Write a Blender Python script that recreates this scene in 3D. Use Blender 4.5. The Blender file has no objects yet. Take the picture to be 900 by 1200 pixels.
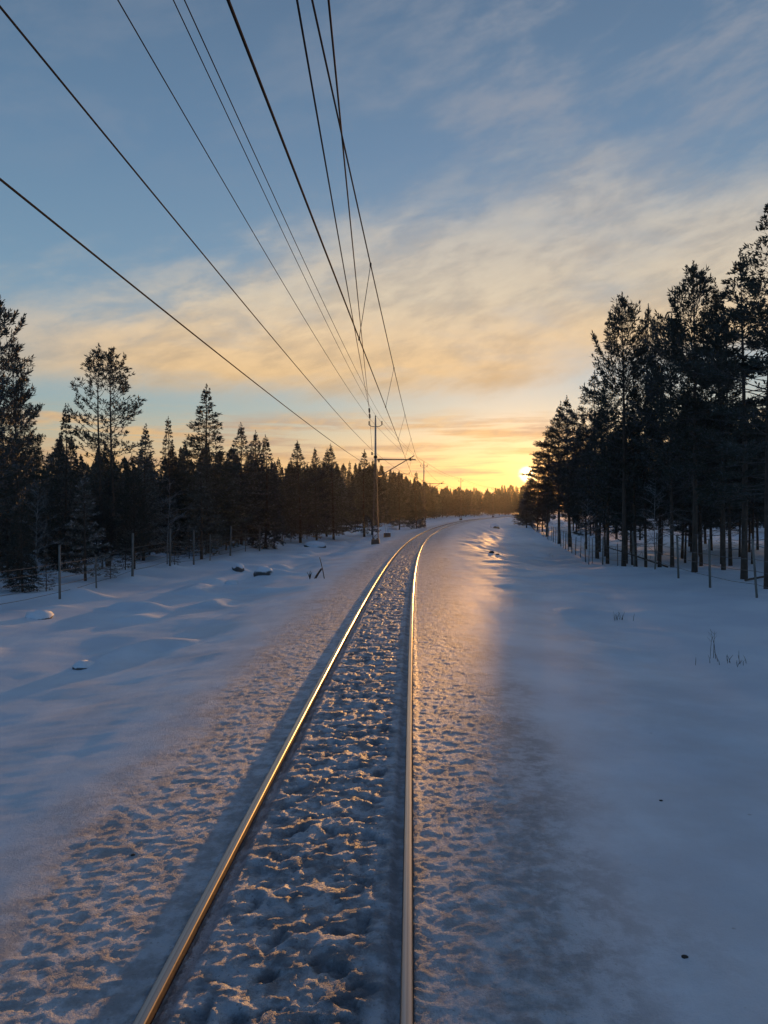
import bpy, math, random
import numpy as np
from mathutils import Vector, Matrix

R = math.radians
scene = bpy.context.scene
C = scene.collection
rng = random.Random(7)
F_PX, HOR, CAM_H = 900.0, 596.0, 2.88        # focal length and horizon row in the 900x1200 photograph
SUN_EL, SUN_AZ = R(2.25), R(10.6)             # sun just above the far trees, to the right of straight ahead (+Y)

# ------------------------------------------------------------------ helpers
def tag(o, label=None, cat=None, group=None, kind=None):
    if label: o['label'] = label
    if cat: o['category'] = cat
    if group: o['group'] = group
    if kind: o['kind'] = kind
    return o

def empty(name, loc, label, cat, group=None, rz=0.0):
    o = bpy.data.objects.new(name, None); C.objects.link(o)
    o.location = loc; o.rotation_euler = (0, 0, rz); o.empty_display_size = .2
    return tag(o, label, cat, group)

class MB:
    """collects vertices and faces of one mesh"""
    def __init__(s): s.v = []; s.f = []; s.m = []
    def add(s, vs, fs, m=0):
        b = len(s.v); s.v.extend([tuple(v) for v in vs])
        for f in fs: s.f.append(tuple(i + b for i in f)); s.m.append(m)
    def box(s, c, d, rot=None, m=0, taper=1.0):
        vs = []
        for z in (-1, 1):
            t = taper if z > 0 else 1
            for x, y in ((-1, -1), (1, -1), (1, 1), (-1, 1)):
                v = Vector((x*d[0]/2*t, y*d[1]/2*t, z*d[2]/2))
                if rot: v = rot @ v
                vs.append(v + Vector(c))
        s.add(vs, [(3,2,1,0),(4,5,6,7),(0,1,5,4),(1,2,6,5),(2,3,7,6),(3,0,4,7)], m)
    def tube(s, pts, rad, n=6, m=0, caps=True):
        pts = [Vector(p) for p in pts]
        if not hasattr(rad, '__len__'): rad = [rad]*len(pts)
        vs = []; fs = []
        for i, p in enumerate(pts):
            a = pts[max(i-1, 0)]; b = pts[min(i+1, len(pts)-1)]
            t = (b-a).normalized() if (b-a).length > 1e-9 else Vector((0, 0, 1))
            u = t.cross(Vector((0, 0, 1)))
            if u.length < .05: u = t.cross(Vector((1, 0, 0)))
            u.normalize(); w = t.cross(u)
            for k in range(n):
                an = 2*math.pi*k/n
                vs.append(p + (u*math.cos(an) + w*math.sin(an))*rad[i])
        for i in range(len(pts)-1):
            for k in range(n):
                k2 = (k+1) % n
                fs.append((i*n+k, i*n+k2, (i+1)*n+k2, (i+1)*n+k))
        if caps and n > 2:
            fs.append(tuple(range(n))[::-1]); fs.append(tuple((len(pts)-1)*n+k for k in range(n)))
        s.add(vs, fs, m)
    def bar(s, a, b, r, n=6, m=0): s.tube([a, b], r, n, m)
    def lathe(s, c, prof, n=12, m=0):
        vs = []; fs = []
        for r_, z in prof:
            for k in range(n):
                an = 2*math.pi*k/n
                vs.append((c[0]+r_*math.cos(an), c[1]+r_*math.sin(an), c[2]+z))
        for i in range(len(prof)-1):
            for k in range(n):
                k2 = (k+1) % n
                fs.append((i*n+k, i*n+k2, (i+1)*n+k2, (i+1)*n+k))
        fs.append(tuple(range(n))[::-1]); fs.append(tuple((len(prof)-1)*n+k for k in range(n)))
        s.add(vs, fs, m)
    def mesh(s, name, mats, smooth=False):
        me = bpy.data.meshes.new(name)
        me.from_pydata(s.v, [], s.f)
        for m in (mats if isinstance(mats, (list, tuple)) else [mats]): me.materials.append(m)
        if any(s.m): me.polygons.foreach_set('material_index', s.m)
        if smooth: me.polygons.foreach_set('use_smooth', [True]*len(me.polygons))
        me.update(); return me
    def build(s, name, mats, parent=None, smooth=False):
        o = bpy.data.objects.new(name, s.mesh(name, mats, smooth)); C.objects.link(o)
        if parent: o.parent = parent
        return o

# ------------------------------------------------------------------ numpy noise
_r = np.random.RandomState(11)
_perm = _r.permutation(512); _perm = np.concatenate([_perm, _perm, _perm])
_ga = _r.rand(512)*2*np.pi
def perlin(x, y, seed=0):
    x = np.asarray(x, float) + seed*37.13; y = np.asarray(y, float) + seed*91.7
    xi = np.floor(x).astype(int); yi = np.floor(y).astype(int)
    xf = x-xi; yf = y-yi
    u = xf*xf*xf*(xf*(xf*6-15)+10); v = yf*yf*yf*(yf*(yf*6-15)+10)
    def g(ix, iy, dx, dy):
        h = _perm[(_perm[ix % 512] + iy) % 512]
        a = _ga[h]; return np.cos(a)*dx + np.sin(a)*dy
    n00 = g(xi, yi, xf, yf); n10 = g(xi+1, yi, xf-1, yf)
    n01 = g(xi, yi+1, xf, yf-1); n11 = g(xi+1, yi+1, xf-1, yf-1)
    return (n00*(1-u)+n10*u)*(1-v) + (n01*(1-u)+n11*u)*v
def fbm(x, y, o=4, seed=0, gain=.5):
    a = 1; t = 0
    for i in range(o):
        t = t + a*perlin(x*2**i, y*2**i, seed+i); a *= gain
    return t
def sstep(a, b, x):
    t = np.clip((x-a)/(b-a), 0, 1); return t*t*(3-2*t)

# ------------------------------------------------------------------ the line of the track in plan
_sy = np.array([-80, 0, 15, 28, 47, 65, 84, 108, 140, 180, 240, 300, 420, 900])
_ss = np.array([.033, .033, .037, .046, .062, .083, .106, .130, .160, .200, .262, .330, .40, .40])
_Y = np.arange(-80, 900, .5)
_S = np.interp(_Y, _sy, _ss)
_S = np.convolve(np.pad(_S, 20, mode='edge'), np.ones(41)/41, 'valid')
_X = np.cumsum(_S)*.5; _X = _X - np.interp(0, _Y, _X) - .77
def xc(y): return np.interp(y, _Y, _X)
def slope(y): return np.interp(y, _Y, _S)
def offx(y, d):
    """x of the point d metres to the right of the centre line, at depth y"""
    return xc(y) + d*np.sqrt(1+slope(y)**2)

def ground_profile(y, d):
    L = np.interp(-d, [0, 2.4, 3.2, 5, 7, 9, 11.5, 15, 40, 400], [-.07, -.085, -.14, -.38, -.50, -.44, -.33, -.25, 0, 0])
    Rn = np.interp(d, [0, 2.4, 3.4, 6, 9, 12, 15, 40, 400], [-.07, -.085, -.13, -.25, -.28, -.16, -.12, .1, .1])
    Rf = np.interp(d, [0, 2.4, 4.2, 5.5, 7.5, 10, 15, 20, 60, 400], [-.07, -.085, -.12, -.25, -.75, -1.15, -1.25, -1.1, -.4, -.3])
    w = sstep(36, 56, y)
    return np.where(d < 0, L, Rn*(1-w)+Rf*w)

def ground_h(x, y, detail=True):
    x = np.asarray(x, float); y = np.asarray(y, float)
    d = (x-xc(y))/np.sqrt(1+slope(y)**2)
    # smoothed profile
    h = sum(ground_profile(y, d+k*.45)*w for k, w in ((-2, .12), (-1, .22), (0, .32), (1, .22), (2, .12)))
    ad = np.abs(d)
    field = sstep(2.8, 6.0, ad)
    near = 1-sstep(180, 320, y)
    # drifts and mounds of the snow field, drawn out along the wind
    h = h + field*near*(.10*fbm(x*.20, y*.11, 3, 3) + .05*fbm(x*.7, y*.35, 3, 8))
    mound = np.maximum(0, perlin(x*.55, y*.42, 21)-.18)
    h = h + field*near*mound*.55*np.where(d < 0, 1.45, .6)*sstep(10, 19, y)
    ridge = np.maximum(0, perlin(x*.30+y*.05, y*.16, 33)-.1)
    h = h + field*near*ridge*.40*sstep(25, 45, y) + field*near*sstep(38, 60, y)*np.where(d > 0, .22, .08)*fbm(x*.38, y*.10, 3, 36)
    bank = sstep(2.6, 3.6, ad)*(1-sstep(5.5, 9, ad))
    h = h + bank*.035*fbm(x*.5, y*.16, 3, 41)
    if not detail: return h
    s_ = y
    jit = .45*perlin(x*.6, y*.35, 50) + .30*perlin(x*2.1, y*1.3, 51)
    rough = 1-sstep(1.7, 2.4, ad+jit)
    fine = 1-sstep(60, 120, y)
    warpx = d + .10*perlin(d*4, s_*4, 60); warpy = s_ + .10*perlin(d*4, s_*4, 61)
    out_ = sstep(.6, .9, ad)
    n1 = fbm(warpx*4.4, warpy*4.6, 4, 62)*(1-out_) + fbm(warpx*5.5, warpy*5.5, 3, 63)*out_
    plate = sstep(-.16, .16, n1)
    n2 = fbm(warpx*7, warpy*8, 4, 66)
    plate2 = sstep(-.04, .08, n2)
    n3 = fbm(warpx*19, warpy*20, 3, 70)
    n4 = fbm(warpx*42, warpy*44, 2, 75)
    pit = sstep(.20, .42, fbm(warpx*3.6+5, warpy*4.2, 4, 77))
    mid = 1-sstep(.45, .68, ad)
    amp = (.25 + .30*mid)
    slp = .5+.5*np.cos(2*np.pi*s_/.65)                       # sleepers telling through the crust
    rh = amp*((.006+.012*mid)*(plate-.5) + (.004+.008*mid)*(plate2-.5) + .026*n2 + .024*n3 + .010*n4 - .062*pit*(.10+.90*mid)) + mid*.010*(slp-.5)
    h = h + rough*rh*fine + rough*(1-fine)*amp*.03*(plate-.5)
    # the crust softens to wind blown snow at the shoulders
    h = h + (1-rough)*(.006*fbm(x*1.7, y*1.1, 3, 80) + .003*fbm(x*1.1+y*.25, y*3.4, 3, 84)*sstep(2.4, 3.4, ad))
    # the rails sit in a trough: clean strip on the gauge side, snow tight under the head outside
    for sd in (-.75, .75):
        e = d-sd; ins = (-e if sd > 0 else e) + .03*perlin(x*3, y*1.6, 88)*(np.abs(e) > .05)                 # >0 on the gauge side
        g = sstep(.03, .045, ins)*(1-sstep(.085, .15, ins))
        tgt = -.112 + .006*fbm(x*9, y*4, 2, 90)
        h = h*(1-g) + tgt*g
        out = sstep(.03, .045, -ins)*(1-sstep(.07, .15, -ins))
        h = h*(1-out) + (-.062 + .018*n3)*out
        u = np.abs(e) < .042
        h = np.where(u, -.13, h)
    return np.where(ad < 3.2, np.minimum(h, -.018), h)
def gz(x, y): return float(ground_h(np.array([x]), np.array([y]))[0])

def px(u, v, y):
    """world point seen at pixel (u, v) of the photograph at depth y (used only to read positions off the photograph)"""
    return Vector(((u-450)*y/F_PX, y, CAM_H + (HOR-v)*y/F_PX))

# ------------------------------------------------------------------ materials
def mat(name):
    m = bpy.data.materials.new(name); m.use_nodes = True
    nt = m.node_tree; return m, nt, nt.nodes['Principled BSDF']
def N(nt, t, **kw):
    n = nt.nodes.new(t)
    for k, v in kw.items(): setattr(n, k, v)
    return n
def noise(nt, scale, detail=4, rough=.5, vec=None, dist=0.0):
    n = N(nt, 'ShaderNodeTexNoise'); n.inputs['Scale'].default_value = scale
    n.inputs['Detail'].default_value = detail; n.inputs['Roughness'].default_value = rough
    n.inputs['Distortion'].default_value = dist
    if vec is not None: nt.links.new(vec, n.inputs['Vector'])
    return n
def ramp(nt, fac, stops, interp='LINEAR'):
    r = N(nt, 'ShaderNodeValToRGB'); cr = r.color_ramp; cr.interpolation = interp
    while len(cr.elements) < len(stops): cr.elements.new(.5)
    for e, (p, c) in zip(cr.elements, stops):
        e.position = p; e.color = (*c, 1) if len(c) == 3 else c
    if fac is not None: nt.links.new(fac, r.inputs['Fac'])
    return r
def mixc(nt, fac, a, b, mode='MIX'):
    m = N(nt, 'ShaderNodeMix', data_type='RGBA', blend_type=mode)
    for k, v in ((0, fac), (6, a), (7, b)):
        if hasattr(v, 'links'): nt.links.new(v, m.inputs[k])
        elif isinstance(v, (int, float)): m.inputs[k].default_value = v
        else: m.inputs[k].default_value = (*v, 1)
    return m.outputs[2]
def mth(nt, op, a, b=None, c=None, clamp=False):
    m = N(nt, 'ShaderNodeMath', operation=op); m.use_clamp = clamp
    for i, v in enumerate((a, b, c)):
        if v is None: continue
        if hasattr(v, 'links'): nt.links.new(v, m.inputs[i])
        else: m.inputs[i].default_value = v
    return m.outputs[0]
def mrange(nt, v, a, b, c=0.0, d=1.0, smooth=True):
    m = N(nt, 'ShaderNodeMapRange', interpolation_type='SMOOTHSTEP' if smooth else 'LINEAR')
    nt.links.new(v, m.inputs[0])
    for i, q in enumerate((a, b, c, d)): m.inputs[i+1].default_value = q
    return m.outputs[0]

def simple(name, c1, c2, scale, rough=.8, bump=.0, metal=0.0, detail=4, stretch=None):
    m, nt, p = mat(name)
    tc = N(nt, 'ShaderNodeTexCoord'); v = tc.outputs['Object']
    if stretch:
        mp = N(nt, 'ShaderNodeMapping'); mp.inputs['Scale'].default_value = stretch
        nt.links.new(v, mp.inputs['Vector']); v = mp.outputs[0]
    n = noise(nt, scale, detail, .6, v)
    r = ramp(nt, n.outputs['Fac'], [(.3, c1), (.7, c2)])
    nt.links.new(r.outputs[0], p.inputs['Base Color'])
    p.inputs['Roughness'].default_value = rough; p.inputs['Metallic'].default_value = metal
    if bump:
        b = N(nt, 'ShaderNodeBump'); b.inputs['Strength'].default_value = bump; b.inputs['Distance'].default_value = .02
        nt.links.new(n.outputs['Fac'], b.inputs['Height']); nt.links.new(b.outputs[0], p.inputs['Normal'])
    return m

def snow_material():
    m, nt, p = mat('snow')
    tc = N(nt, 'ShaderNodeTexCoord'); obj = tc.outputs['Object']
    at = N(nt, 'ShaderNodeAttribute', attribute_name='dirt'); dirt = at.outputs['Fac']
    n1 = noise(nt, .35, 5, .55, obj); n2 = noise(nt, 5.0, 6, .65, obj); n3 = noise(nt, 38, 4, .6, obj)
    clean = mixc(nt, mrange(nt, n1.outputs['Fac'], .35, .65), (.77, .83, .88), (.67, .73, .80))
    dn = mrange(nt, n2.outputs['Fac'], .38, .62)
    dirty = mixc(nt, dn, (.27, .27, .29), (.62, .65, .70))
    speck = mrange(nt, n3.outputs['Fac'], .60, .68)
    dirty = mixc(nt, mth(nt, 'MULTIPLY', speck, .55), dirty, (.13, .115, .10))
    du = N(nt, 'ShaderNodeAttribute', attribute_name='dust').outputs['Fac']
    n4 = noise(nt, .55, 6, .6, obj)
    clean = mixc(nt, mth(nt, 'MULTIPLY', du, mrange(nt, n4.outputs['Fac'], .36, .66)), clean, (.47, .43, .42))
    col = mixc(nt, dirt, clean, dirty)
    bal = N(nt, 'ShaderNodeAttribute', attribute_name='ballast').outputs['Fac']
    col = mixc(nt, mth(nt, 'MULTIPLY', bal, .85), col, (.13, .125, .13))
    sp = noise(nt, 9.0, 3, .5, obj)
    nt.links.new(mixc(nt, mth(nt, 'MULTIPLY', mrange(nt, sp.outputs['Fac'], .74, .77), .5), col, (.2, .17, .14)), p.inputs['Base Color'])
    p.inputs['Roughness'].default_value = .58
    p.inputs['Specular IOR Level'].default_value = .25
    # grain of the surface
    g1 = noise(nt, 55, 4, .7, obj); g2 = noise(nt, 18, 7, .72, obj)
    b = N(nt, 'ShaderNodeBump'); b.inputs['Distance'].default_value = .020
    nt.links.new(mth(nt, 'ADD', mth(nt, 'MULTIPLY', dirt, .85), .20), b.inputs['Strength'])
    nt.links.new(mth(nt, 'ADD', g1.outputs['Fac'], mth(nt, 'MULTIPLY', g2.outputs['Fac'], 2.0)), b.inputs['Height'])
    nt.links.new(b.outputs[0], p.inputs['Normal'])
    return m

def snowcap_mat(name, rock1, rock2, thr=.55):
    """stone or wood with snow lying wherever the surface faces up"""
    m, nt, p = mat(name)
    tc = N(nt, 'ShaderNodeTexCoord'); geo = N(nt, 'ShaderNodeNewGeometry')
    n = noise(nt, 7, 5, .65, tc.outputs['Object'])
    sx = N(nt, 'ShaderNodeSeparateXYZ'); nt.links.new(geo.outputs['Normal'], sx.inputs[0])
    up = mth(nt, 'ADD', sx.outputs[2], mth(nt, 'MULTIPLY', mth(nt, 'SUBTRACT', n.outputs['Fac'], .5), .7))
    rock = mixc(nt, n.outputs['Fac'], rock1, rock2)
    nt.links.new(mixc(nt, mrange(nt, up, thr-.08, thr+.08), rock, (.80, .83, .88)), p.inputs['Base Color'])
    p.inputs['Roughness'].default_value = .8
    b = N(nt, 'ShaderNodeBump'); b.inputs['Strength'].default_value = .5; b.inputs['Distance'].default_value = .03
    nt.links.new(n.outputs['Fac'], b.inputs['Height']); nt.links.new(b.outputs[0], p.inputs['Normal'])
    return m

def needle_mat(name, green1, green2, frost, amount):
    m, nt, p = mat(name)
    tc = N(nt, 'ShaderNodeTexCoord'); oi = N(nt, 'ShaderNodeObjectInfo')
    n1 = noise(nt, .9, 3, .5, tc.outputs['Object']); n2 = noise(nt, 6, 3, .6, tc.outputs['Object'])
    g = mixc(nt, n1.outputs['Fac'], green1, green2)
    fa = mth(nt, 'ADD', n2.outputs['Fac'], mth(nt, 'MULTIPLY', mth(nt, 'SUBTRACT', oi.outputs['Random'], .5), .12))
    fr = mth(nt, 'MULTIPLY', mrange(nt, fa, .50, .66), amount)
    nt.links.new(mixc(nt, fr, g, frost), p.inputs['Base Color'])
    p.inputs['Roughness'].default_value = .75
    p.inputs['Specular IOR Level'].default_value = .25
    return m

M = {}
M['snow'] = snow_material()
M['needle'] = needle_mat('pine_needles', (.070, .070, .046), (.130, .108, .075), (.40, .37, .38), .55)
M['needle_dark'] = needle_mat('dark_needles', (.042, .048, .034), (.080, .072, .054), (.26, .27, .32), .30)
M['needle_frost'] = needle_mat('frosted_needles', (.10, .095, .075), (.16, .14, .11), (.42, .41, .43), .8)
M['bark'] = simple('pine_bark', (.055, .038, .028), (.13, .085, .060), 9, .9, .6, stretch=(1, 1, .25))
M['twig'] = simple('bare_twig', (.06, .048, .040), (.14, .12, .11), 14, .9)
M['birch'] = simple('frosted_birch', (.12, .11, .10), (.34, .33, .33), 10, .85)
M['post'] = simple('weathered_post', (.12, .105, .09), (.26, .23, .20), 12, .85, .4, stretch=(1, 1, .15))
M['wire'] = simple('fence_wire', (.10, .095, .09), (.17, .16, .15), 4, .6, metal=.6)
M['cable'] = simple('overhead_wire', (.018, .015, .015), (.03, .027, .025), 3, .95)
M['cable'].node_tree.nodes['Principled BSDF'].inputs['Specular IOR Level'].default_value = .08
M['insul'] = simple('brown_glaze', (.035, .018, .012), (.06, .03, .02), 6, .6)
M['steel'] = simple('painted_mast', (.09, .075, .07), (.17, .145, .135), 6, .85, .15)
M['tube'] = simple('sunlit_mast_tube', (.34, .29, .24), (.46, .40, .34), 5, .8)  # lighter than the legs: sunlight on the upper shaft put into the colour
M['arm'] = simple('arm_tube', (.10, .085, .075), (.17, .15, .13), 5, .8)
M['block'] = snowcap_mat('concrete_block', (.10, .06, .045), (.16, .11, .085), .8)
M['stone'] = snowcap_mat('snowy_stone', (.06, .055, .055), (.14, .12, .11), .28)
M['stone_snowy'] = snowcap_mat('snow_laden_stone', (.06, .055, .055), (.14, .12, .11), .05)
M['dark'] = simple('dark_wood', (.03, .022, .018), (.07, .05, .04), 12, .9, .4)
M['grass'] = simple('dry_stalk', (.12, .085, .05), (.22, .16, .10), 10, .9)

def rail_materials():
    # running surface, polished by the wheels
    m, nt, p = mat('rail_running_surface')
    tc = N(nt, 'ShaderNodeTexCoord')
    at = N(nt, 'ShaderNodeAttribute', attribute_name='across')
    mp = N(nt, 'ShaderNodeMapping'); mp.inputs['Scale'].default_value = (40, .35, 40)
    nt.links.new(tc.outputs['Object'], mp.inputs['Vector'])
    n = noise(nt, 1.0, 4, .6, mp.outputs[0])
    a = at.outputs['Fac']
    worn = ramp(nt, a, [(0, (.16, .13, .11)), (.14, (.36, .34, .32)), (.34, (.44, .43, .42)), (.46, (.40, .39, .38)), (.52, (.26, .25, .24)), (.58, (.38, .37, .36)), (.84, (.40, .38, .36)), (1, (.16, .12, .10))])
    nt.links.new(worn.outputs[0], p.inputs['Base Color'])
    p.inputs['Metallic'].default_value = .95
    nt.links.new(mrange(nt, n.outputs['Fac'], .3, .7, .32, .44), p.inputs['Roughness'])
    r = simple('rail_rust', (.045, .024, .014), (.11, .055, .030), 18, .8, .4, stretch=(1, .3, 1))
    return m, r
M['rail_top'], M['rail_rust'] = rail_materials()

# ------------------------------------------------------------------ ground
def grid_object(name, ys, ds, kind_label):
    Yg, Dg = np.meshgrid(ys, ds, indexing='ij')
    Xg = offx(Yg, Dg)
    Z = ground_h(Xg, Yg)
    nr, nc = Yg.shape
    co = np.stack([Xg, Yg, Z], -1).reshape(-1, 3).astype(np.float32)
    i = np.arange(nr*nc).reshape(nr, nc)
    q = np.stack([i[:-1, :-1], i[:-1, 1:], i[1:, 1:], i[1:, :-1]], -1).reshape(-1, 4)
    me = bpy.data.meshes.new(name)
    me.vertices.add(len(co)); me.vertices.foreach_set('co', co.ravel())
    me.loops.add(q.size); me.loops.foreach_set('vertex_index', q.ravel().astype(np.int32))
    me.polygons.add(len(q)); me.polygons.foreach_set('loop_start', np.arange(0, q.size, 4, dtype=np.int32))
    me.polygons.foreach_set('use_smooth', np.ones(len(q), bool))
    me.update(calc_edges=True)
    ad = np.abs(Dg)
    jit = .45*perlin(Xg*.6, Yg*.35, 50) + .35*perlin(Xg*2.1, Yg*1.3, 51)
    dirt = (1-sstep(1.8, 3.1, ad+jit))*(.75+.25*(1-sstep(.4, .7, ad)))
    a = me.attributes.new('dirt', 'FLOAT', 'POINT'); a.data.foreach_set('value', dirt.ravel().astype(np.float32))
    pitv = sstep(.16, .38, fbm((Dg+.10*perlin(Dg*4, Yg*4, 60))*3.6+5, (Yg+.10*perlin(Dg*4, Yg*4, 61))*4.2, 4, 77))
    pitv = pitv*(1-sstep(.5, .72, ad))*(.55+.45*perlin(Xg*9, Yg*9, 95))
    a = me.attributes.new('ballast', 'FLOAT', 'POINT'); a.data.foreach_set('value', np.clip(pitv, 0, 1).ravel().astype(np.float32))
    du = (1-sstep(4.0, 8.5, ad))*.34
    a = me.attributes.new('dust', 'FLOAT', 'POINT'); a.data.foreach_set('value', du.ravel().astype(np.float32))
    me.materials.append(M['snow'])
    o = bpy.data.objects.new(name, me); C.objects.link(o)
    return tag(o, kind='structure')

ys = [-60, -40, -25, -15, -9, -5, -2, 0, 1.5, 2.6, 3.4]
y = 3.6
while y < 420: ys.append(y); y += max(.020, y*.0042)
ys += [440, 470, 510, 560, 620, 700, 800]
ys = np.array(ys)
dm = np.unique(np.round(np.concatenate([np.arange(-2.6, 2.601, .026), np.array([-.792, -.708, .708, .792, -2.6, 2.6])]), 4))
dside = [2.6]; st = .035
while dside[-1] < 700: dside.append(dside[-1]+st); st *= 1.045
dside = np.array(dside)
grid_object('track_bed', ys, dm, None)
ys2 = np.concatenate([ys[ys <= 3.6], ys[(ys > 3.6)]])
g1 = grid_object('snow_ground', ys2, dside, None)
g2 = grid_object('snow_ground', ys2, -dside[::-1], None)

# ------------------------------------------------------------------ rails
def rail(d0, label, name='rail'):
    yy = np.concatenate([np.arange(2.0, 40, .5), np.arange(40, 330, 1.0)])
    prof = [(-.036, -.036), (-.036, -.008), (-.030, -.0015), (-.012, 0), (.012, 0), (.030, -.0015), (.036, -.008), (.036, -.036), (.010, -.052), (.010, -.155), (.07, -.165), (.07, -.172), (-.07, -.172), (-.07, -.165), (-.010, -.155), (-.010, -.052)]
    n = len(prof); vs = []; fs = []; mi = []; ac = []
    for Y_ in yy:
        sl = float(slope(Y_)); c = 1/math.sqrt(1+sl*sl); x0 = float(offx(Y_, d0))
        for (a, z) in prof:
            vs.append((x0+a*c, Y_-a*sl*c, z)); ac.append(min(1, max(0, (a+.036)/.072)))
    for i in range(len(yy)-1):
        for k in range(n):
            k2 = (k+1) % n
            fs.append((i*n+k, i*n+k2, (i+1)*n+k2, (i+1)*n+k)); mi.append(0 if 1 <= k <= 5 else 1)
    me = bpy.data.meshes.new(name); me.from_pydata(vs, [], fs)
    me.materials.append(M['rail_top']); me.materials.append(M['rail_rust'])
    me.polygons.foreach_set('material_index', mi)
    a = me.attributes.new('across', 'FLOAT', 'POINT'); a.data.foreach_set('value', ac)
    me.update(); o = bpy.data.objects.new(name, me); C.objects.link(o)
    return tag(o, label, 'rail', 'rails of the single track')
rail(-.75, 'polished steel rail on the outside of the bend, nearer the wooden fence')
rail(.75, 'polished steel rail on the inside of the bend, nearer the sunlit snowbank')

# ------------------------------------------------------------------ trees
def rnd(a, b): return rng.uniform(a, b)

def tuft(mb, p, d, L, W, n, m):
    """spray of needle blades around direction d"""
    d = d.normalized()
    u = d.cross(Vector((0, 0, 1)))
    if u.length < .1: u = d.cross(Vector((1, 0, 0)))
    u.normalize(); w = d.cross(u)
    a0 = rnd(0, 6.28)
    for k in range(n):
        a = a0 + 6.2832*k/n + rnd(-.3, .3)
        sp = rnd(.35, .95)
        t = (d + (u*math.cos(a) + w*math.sin(a))*sp).normalized()
        s_ = t.cross(Vector((rnd(-1, 1), rnd(-1, 1), rnd(-1, 1)))).normalized()*W*rnd(.7, 1.2)
        b = p + d*L*rnd(-.3, .3)
        l = L*rnd(.7, 1.15)
        i = len(mb.v)
        mb.v.extend([tuple(b - s_*.25), tuple(b + t*l*.55 + s_*.5), tuple(b + t*l), tuple(b + t*l*.5 - s_*.5)])
        mb.f.append((i, i+1, i+2, i+3)); mb.m.append(m)

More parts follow.
